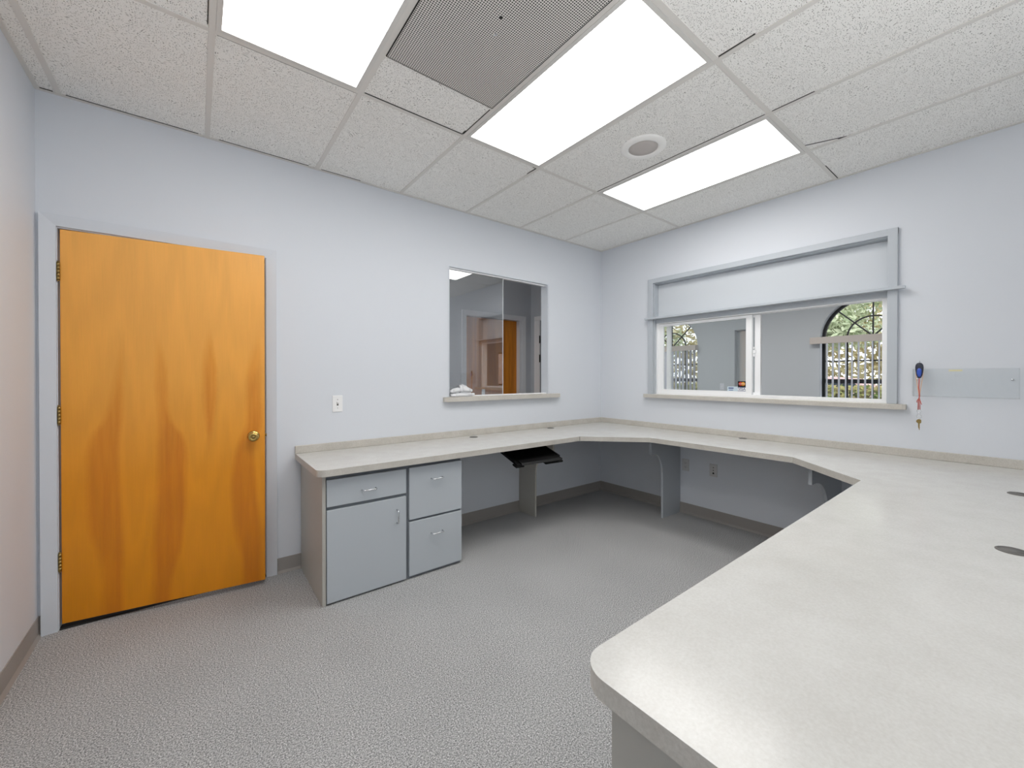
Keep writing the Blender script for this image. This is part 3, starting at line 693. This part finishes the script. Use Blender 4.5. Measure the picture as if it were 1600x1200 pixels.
# ------------------------------------------------------------------ waiting room beyond the wide window
ZSP, RW, DEP = 1.900, .597, .11        # springline, arch radius, reveal depth
WIN = [(-1.672, 'window_3'), (1.450, 'window_4')]
ZB = .42
b = MB(); T = 4.0; ZT = H + .06; NA = 28
edges = [YF - .12]
for yc, _ in sorted(WIN): edges += [yc - RW, yc + RW]
edges.append(3.12)
for i in range(0, len(edges), 2):
    if i != 2: b.box(XS, T, edges[i], edges[i + 1], 0, ZT)
NY0, NY1, NZ = -.10, .173, 2.135        # shallow recess between the two arched windows
b.box(XS, T, edges[2], NY0, 0, ZT); b.box(XS, T, NY1, edges[3], 0, ZT); b.box(XS, T, NY0, NY1, NZ, ZT); b.box(XS + .09, T, NY0, NY1, 0, NZ)
for yc, _ in WIN:
    b.box(XS, T, yc - RW, yc + RW, 0, ZB)
    for k in range(NA):
        a0, a1 = PI * k / NA, PI * (k + 1) / NA
        b.prism([(yc + RW * math.cos(a0), ZSP + RW * math.sin(a0)), (yc + RW * math.cos(a1), ZSP + RW * math.sin(a1)), (yc + RW * math.cos(a1), ZT), (yc + RW * math.cos(a0), ZT)], 'x', XS, T)
struct(b.build('wall_street', 'wall_wait'), 'grey far wall of the waiting room with two arched windows', 'wall')
b = MB(); b.box(.12, 4.0, 3.0, 3.12, 0, ZT); struct(b.build('wall_waiting_left', 'wall_wait'), 'grey side wall of the waiting room', 'wall')
b = MB(); b.box(.12, 1.92, YF - .12, YF, 0, ZT); b.box(2.92, 4.0, YF - .12, YF, 0, ZT); b.box(1.92, 2.92, YF - .12, YF, 0, 1.02); b.box(1.92, 2.92, YF - .12, YF, 1.872, ZT); struct(b.build('wall_waiting_right', 'wall_wait'), 'grey side wall of the waiting room, out of sight', 'wall')
w5 = empty('window_5', (2.42, YF, 1.02), 'small side window of the waiting room, seen only as a reflection in the pass-through glass', 'window', kind='structure')
b = MB(); b.box(-.53, .53, -.11, .04, .0005, .085, .003); b.build('sill', 'white', w5)
b = MB(); b.ring_frame('y', -.09, -.05, (-.4995, .4995, .0855, .8515), (-.475, .475, .108, .83)); b.build('frame', 'black_metal', w5)
b = MB(); b.box(-.4745, .4745, -.072, -.068, .1085, .8295); b.build('glass_pane', 'glass', w5)
b = MB(); b.box(.12, XS, YF, 3.0, H + .004, H + .03); struct(b.build('ceiling_waiting_room', 'tile'), 'tiled ceiling of the waiting room', 'ceiling')
def arch_window(yc, name, label):
    e = empty(name, (XS + DEP, yc, ZB), label, 'window', kind='structure')
    x0, x1 = 0, .04; zs = ZSP - ZB
    def band(b, r0, r1, a0, a1, n, xa=x0, xb=x1):
        for k in range(n):
            t0, t1 = a0 + (a1 - a0) * k / n, a0 + (a1 - a0) * (k + 1) / n
            b.prism([(r1 * math.cos(t0), zs + r1 * math.sin(t0)), (r1 * math.cos(t1), zs + r1 * math.sin(t1)), (r0 * math.cos(t1), zs + r0 * math.sin(t1)), (r0 * math.cos(t0), zs + r0 * math.sin(t0))], 'x', xa, xb)
    b = MB(); band(b, RW - .040, RW, 0, PI, 28)
    b.box(x0, x1, -RW, -RW + .040, 0, zs); b.box(x0, x1, RW - .040, RW, 0, zs); b.box(x0, x1, -RW + .04, RW - .04, 0, .05)
    b.build('frame', 'black_metal', e)
    b = MB(); g = .009
    band(b, .283, .302, 0, PI, 22, .008, .03)
    for a in (45, 90, 135):
        c, s_ = math.cos(math.radians(a)), math.sin(math.radians(a)); r = RW - .035
        b.prism([(-s_ * g, zs + c * g), (c * r - s_ * g, zs + s_ * r + c * g), (c * r + s_ * g, zs + s_ * r - c * g), (s_ * g, zs - c * g)], 'x', .010, .028)
    for y in (-.29, 0, .29): b.box(.010, .028, y - g, y + g, .05, zs)
    b.box(.009, .029, -RW + .04, RW - .04, zs - .012, zs + .012); b.box(.009, .029, -RW + .04, RW - .04, 1.548 - ZB - .010, 1.548 - ZB + .010)
    b.build('muntins', 'black_metal', e)
    b = MB(); b.box(.004, .036, -RW + .04, RW - .04, 1.212 - ZB, 1.276 - ZB); b.build('meeting_rail', 'black_metal', e)
    b = MB(); pts = [(-RW + .03, .03), (RW - .03, .03)] + [((RW - .03) * math.cos(PI * k / 24), zs + (RW - .03) * math.sin(PI * k / 24)) for k in range(25)]
    b.prism(pts, 'x', .018, .020); b.build('glass_pane', 'glass', e)
arch_window(WIN[0][0], 'window_3', 'arched black window seen through the open right half of the service window')
arch_window(WIN[1][0], 'window_4', 'arched black window seen through the left sash of the service window')
def blind(y0, y1, label):
    e = empty('vertical_blind', (XS, (y0 + y1) / 2, 1.86), label, 'blind', group='vertical blinds of the waiting room')
    hw = (y1 - y0) / 2
    b = MB(); b.box(-.115, -.106, -hw, hw, -.050, .050, .002, 1); b.box(-.106, -.002, -hw, -hw + .008, -.050, .050); b.box(-.106, -.002, hw - .008, hw, -.050, .050); b.box(-.106, -.002, -hw + .008, hw - .008, .042, .050)
    b.build('valance', 'valance', e)
    n = int((y1 - y0 - .08) / .0745); vb = MB(); prof = [(-.0445, 0), (-.02, .003), (0, .004), (.02, .003), (.0445, 0), (.0445, .0012), (0, .0052), (-.0445, .0012)]
    vb.prism([(x - .054, y) for x, y in prof], 'z', -1.60, -.03); v0 = None
    for k in range(n):
        y = -hw + .05 + .0745 * k
        if v0 is None: v0 = vb.build('vane', 'vane', e); o = v0
        else: o = v0.copy(); COL.objects.link(o); o.parent = e
        o.location = (0, y, 0); o.rotation_euler = (0, 0, math.radians(random.uniform(-3, 3)))
blind(-2.42, -.975, 'open pale vertical blind under a taupe valance, right of the shallow wall recess')
blind(.835, 2.05, 'open pale vertical blind under a taupe valance, left of the shallow wall recess')
ws = empty('light_switch', (XS, .39, 1.13), 'small pale switch plate on the grey waiting room wall', 'switch')
b = MB(); b.box(-.006, 0, -.036, .036, -.058, .058, .002); b.build('plate', 'vane', ws)
b = MB(); b.box(-.012, -.006, -.004, .004, -.004, .012); b.build('toggle', 'white_plate', ws)

# ------------------------------------------------------------------ outdoors
m = M['asphalt'] = new_mat('pale_asphalt', rgb(150, 150, 150), .9)
L(m, ramp(m, noise(m, coords(m), 30, 3), [(.3, rgb(132, 132, 133)), (.7, rgb(164, 163, 162))]), bsdf(m).inputs['Base Color'])
m = M['grass'] = new_mat('dry_grass', rgb(130, 140, 80), .9)
L(m, ramp(m, noise(m, coords(m), 3, 5), [(.35, rgb(112, 128, 66)), (.55, rgb(160, 150, 96)), (.7, rgb(176, 150, 110))]), bsdf(m).inputs['Base Color'])
def leafmat(name, a, c): 
    m = new_mat(name, a, .8); L(m, ramp(m, noise(m, coords(m), 2.5, 4), [(.3, a), (.7, c)]), bsdf(m).inputs['Base Color']); return m
M['leaf'] = leafmat('grey_green_leaves', rgb(140, 156, 118), rgb(210, 214, 180))
M['leaf2'] = leafmat('autumn_leaves', rgb(180, 172, 124), rgb(230, 216, 176))
M['bark'] = new_mat('bark', rgb(118, 104, 92), .9)
M['tyre'] = new_mat('tyre_rubber', rgb(28, 28, 28), .8)
M['car_glass'] = new_mat('car_window', rgb(60, 70, 80), .1)
m = M['stone'] = new_mat('pale_brick_wall', rgb(200, 180, 170), .9)
bt = N(m, 'ShaderNodeTexBrick'); bt.inputs['Scale'].default_value = 7; bt.inputs['Color1'].default_value = rgb(216, 176, 160); bt.inputs['Color2'].default_value = rgb(160, 128, 118); bt.inputs['Mortar'].default_value = rgb(236, 230, 226)
L(m, coords(m), bt.inputs['Vector']); tcv = bt.inputs['Vector'].links[0].from_node; tcv.inputs['Rotation'].default_value = (PI / 2, 0, 0)
L(m, bt.outputs['Color'], bsdf(m).inputs['Base Color'])
b = MB(); b.box(-3, 6.5, -8.2, -8.0, -.15, 3.0); struct(b.build('wall_garden', 'stone'), 'pale brick wall outside the small side window', 'wall')
b = MB(); b.box(4.0, 70, -40, 40, -.25, -.15); b.box(-8, 4.0, -40, YF - .14, -.25, -.15); struct(b.build('ground', 'asphalt'), 'pale grey parking lot outside the arched windows', 'ground')
def car(x, y, rz, col, label):
    e = empty('car', (x, y, -.15), label, 'car', rz=rz, group='cars in the parking lot')
    cm = new_mat('car_paint', col, .25)
    W = .88
    def loft(b, secs):   # sections along x: (x, halfwidth, z0, z1)
        rings = []
        for (xx, hw, z0, z1) in secs:
            rings.append([b.bm.verts.new((xx, s * hw * k, z)) for s, k, z in ((-1, .92, z0), (-1, 1, z0 + .12), (-1, 1, (z0 + z1) / 2 + .05), (-1, .86, z1), (1, .86, z1), (1, 1, (z0 + z1) / 2 + .05), (1, 1, z0 + .12), (1, .92, z0))])
        for A, B in zip(rings, rings[1:]):
            for k in range(8): b.bm.faces.new((A[k], A[(k + 1) % 8], B[(k + 1) % 8], B[k])).smooth = True
        b.bm.faces.new(rings[0][::-1]); b.bm.faces.new(rings[-1]); return b
    loft(MB(), [(-2.25, .70, .40, .72), (-2.15, .84, .30, .90), (-1.2, W, .22, .98), (0, W, .22, .95), (1.1, W, .22, .92), (1.9, .84, .26, .80), (2.25, .66, .38, .66)]).build('body', cm, e)
    loft(MB(), [(-1.75, .74, .90, .97), (-1.15, .70, .90, 1.36), (-.2, .70, .90, 1.45), (.45, .70, .90, 1.38), (1.15, .74, .88, .94)]).build('roof', cm, e)
    for s in (-1, 1):
        b = MB(); b.prism([(-1.35, 1.0), (-1.02, 1.28), (.30, 1.30), (.78, 1.0)], 'y', s * .70, s * .735); b.build('side_window', 'car_glass', e)
    for wx in (-1.38, 1.38):
        for s in (-1, 1):
            b = MB(); b.lathe([(0, .11), (.20, .11), (.30, .10), (.32, .05), (.32, -.05), (.30, -.10), (0, -.10)], 24, Matrix.Translation((wx, s * .78, .32)) @ Matrix.Rotation(PI / 2, 4, 'X')); b.build('wheel', 'tyre', e)
car(18.5, 2.6, PI / 2, rgb(228, 190, 188), 'pale red car parked outside, seen through the blinds of the right arched window')
car(18.8, -2.4, PI / 2 + .05, rgb(232, 232, 234), 'white car parked beside the pale red car outside the right arched window')
car(9.0, -2.75, PI / 2 + .06, rgb(222, 224, 228), 'silver car nearest the right arched window')
car(17.2, 13.5, PI / 2, rgb(150, 172, 205), 'pale blue car outside the left arched window')
def tree(x, y, h, r, seed, mat, label):
    rr = random.Random(seed); e = empty('tree', (x, y, -.15), label, 'tree', group='trees around the parking lot')
    b = MB(); b.tube([(0, 0, 0), (.1, .05, h * .25), (-.05, .1, h * .5), (.1, 0, h * .8)], [.22, .17, .13, .05], 8)
    for k in range(7):
        a = rr.uniform(0, 2 * PI); z = h * rr.uniform(.3, .6); l = r * rr.uniform(.5, .9)
        b.tube([(0, .05, z), (l * .5 * math.cos(a), l * .5 * math.sin(a), z + l * .35), (l * math.cos(a), l * math.sin(a), z + l * .5)], [.08, .05, .02], 6)
    b.build('trunk', 'bark', e)
    b = MB()
    cl = [(rr.gauss(0, r * .5), rr.gauss(0, r * .5), h * .58 + rr.gauss(0, h * .17), rr.uniform(.5, .9) * r * .6) for _ in range(16)]
    for _ in range(5500):
        cx, cy, cz, cr = rr.choice(cl); d = Vector((rr.gauss(0, 1), rr.gauss(0, 1), rr.gauss(0, 1))).normalized() * cr * rr.random() ** .4
        c = Vector((cx, cy, cz)) + d; s = rr.uniform(.09, .17)
        u = Vector((rr.gauss(0, 1), rr.gauss(0, 1), rr.gauss(0, 1))).normalized(); w_ = u.orthogonal().normalized() * s * .5; u *= s
        b.bm.faces.new([b.bm.verts.new(c + u), b.bm.verts.new(c + w_), b.bm.verts.new(c - u), b.bm.verts.new(c - w_)])
    b.build('crown', mat, e)
tree(22, -3.8, 8.5, 2.6, 1, 'leaf2', 'tall pale tree behind the white car')
tree(23.6, 4.4, 9.0, 2.2, 2, 'leaf', 'grey-green tree behind the pale red car')
tree(20.3, 13.6, 8.0, 2.5, 3, 'leaf', 'grey-green tree right of centre in the left arched window')
tree(23, 19.5, 9.0, 2.6, 4, 'leaf2', 'pale tree at the left of the left arched window')
tree(14.3, 2.6, 6.0, 2.0, 5, 'leaf', 'small near tree on the grass strip')
b = MB(); rr = random.Random(9)
for _ in range(14000):
    c = Vector((rr.uniform(27.5, 29), rr.uniform(-14, 34), -.15 + 6.5 * rr.random() ** .9)); s = rr.uniform(.18, .36)
    u = Vector((rr.gauss(0, 1), rr.gauss(0, 1), rr.gauss(0, 1))).normalized(); w_ = u.orthogonal().normalized() * s * .5; u *= s
    b.bm.faces.new([b.bm.verts.new(c + u), b.bm.verts.new(c + w_), b.bm.verts.new(c - u), b.bm.verts.new(c - w_)])
tag(b.build('hedge', 'leaf2'), 'tall belt of pale greenery along the far side of the parking lot', 'hedge')
b = MB()
for _ in range(8000):
    c = Vector((rr.uniform(12.2, 13.0), rr.uniform(-1.0, 12), -.15 + 1.15 * rr.random() ** .7)); s = rr.uniform(.07, .14)
    u = Vector((rr.gauss(0, 1), rr.gauss(0, 1), rr.gauss(0, 1))).normalized(); w_ = u.orthogonal().normalized() * s * .5; u *= s
    b.bm.faces.new([b.bm.verts.new(c + u), b.bm.verts.new(c + w_), b.bm.verts.new(c - u), b.bm.verts.new(c - w_)])
tag(b.build('hedge', 'grass'), 'low brownish hedge below the parked cars outside', 'hedge')

# ------------------------------------------------------------------ light
wd = bpy.data.worlds.new('overcast_sky'); scene.world = wd; wd.use_nodes = True
bg = wd.node_tree.nodes['Background']; bg.inputs['Color'].default_value = (.93, .97, 1.0, 1); bg.inputs['Strength'].default_value = 2.2
def area(name, loc, sx, sy, power, col=(1, .985, .96)):
    l = bpy.data.lights.new(name, 'AREA'); l.shape = 'RECTANGLE'; l.size = sx; l.size_y = sy; l.energy = power; l.color = col
    o = bpy.data.objects.new(name, l); COL.objects.link(o); o.location = loc; return o
area('waiting_room_fill', (1.9, -1.2, H - .02), .6, 1.2, 28)  # unseen area lights added to raise the waiting room's brightness
area('waiting_room_fill', (1.9, 1.4, H - .02), .6, 1.2, 28)
sl = bpy.data.lights.new('added_ceiling_fill', 'SPOT'); sl.energy = 145; sl.spot_size = math.radians(150); sl.spot_blend = 1.0; sl.shadow_soft_size = .25; sl.color = (1, 1, 1)  # unseen spot added behind the viewpoint to brighten the ceiling
so = bpy.data.objects.new('added_ceiling_fill', sl); COL.objects.link(so); so.location = (-3.0, -4.2, 1.0); so.rotation_euler = (math.radians(170), 0, math.radians(0))
area('hall_fill', (-2.6, .6, H - .02), 1.2, .5, 9)  # unseen area light added to lift the dim hall

# ------------------------------------------------------------------ camera
cam = bpy.data.cameras.new('camera'); co = bpy.data.objects.new('camera', cam); COL.objects.link(co)
CX, CY, CZ, YAW, F, V0, PITCH, ROLL = -3.71035, -3.08711, 1.31933, .66077, 632.953, 591.23, -.00598, .00076
cam.sensor_width = 36.0; cam.sensor_fit = 'HORIZONTAL'; cam.lens = F / 1600 * 36.0; cam.shift_y = (V0 - 600.0) / 1600.0; cam.clip_start = .02; cam.clip_end = 200
fw = Vector((math.sin(YAW), math.cos(YAW), 0)); rt = Vector((math.cos(YAW), -math.sin(YAW), 0)); up = Vector((0, 0, 1))
f2 = fw * math.cos(PITCH) + up * math.sin(PITCH); u2 = up * math.cos(PITCH) - fw * math.sin(PITCH)
r3 = math.cos(ROLL) * rt + math.sin(ROLL) * u2; u3 = math.cos(ROLL) * u2 - math.sin(ROLL) * rt
co.matrix_world = Matrix(((r3.x, u3.x, -f2.x, CX), (r3.y, u3.y, -f2.y, CY), (r3.z, u3.z, -f2.z, CZ), (0, 0, 0, 1)))
scene.camera = co

vs = scene.view_settings
scene.display_settings.display_device = 'sRGB'
vs.view_transform = 'Standard'; vs.look = 'None'; vs.exposure = 0.22; vs.gamma = 1.0; vs.use_curve_mapping = False
scene.cycles.use_denoising = True
scene.cycles.max_bounces = 10; scene.cycles.diffuse_bounces = 6; scene.cycles.transparent_max_bounces = 16
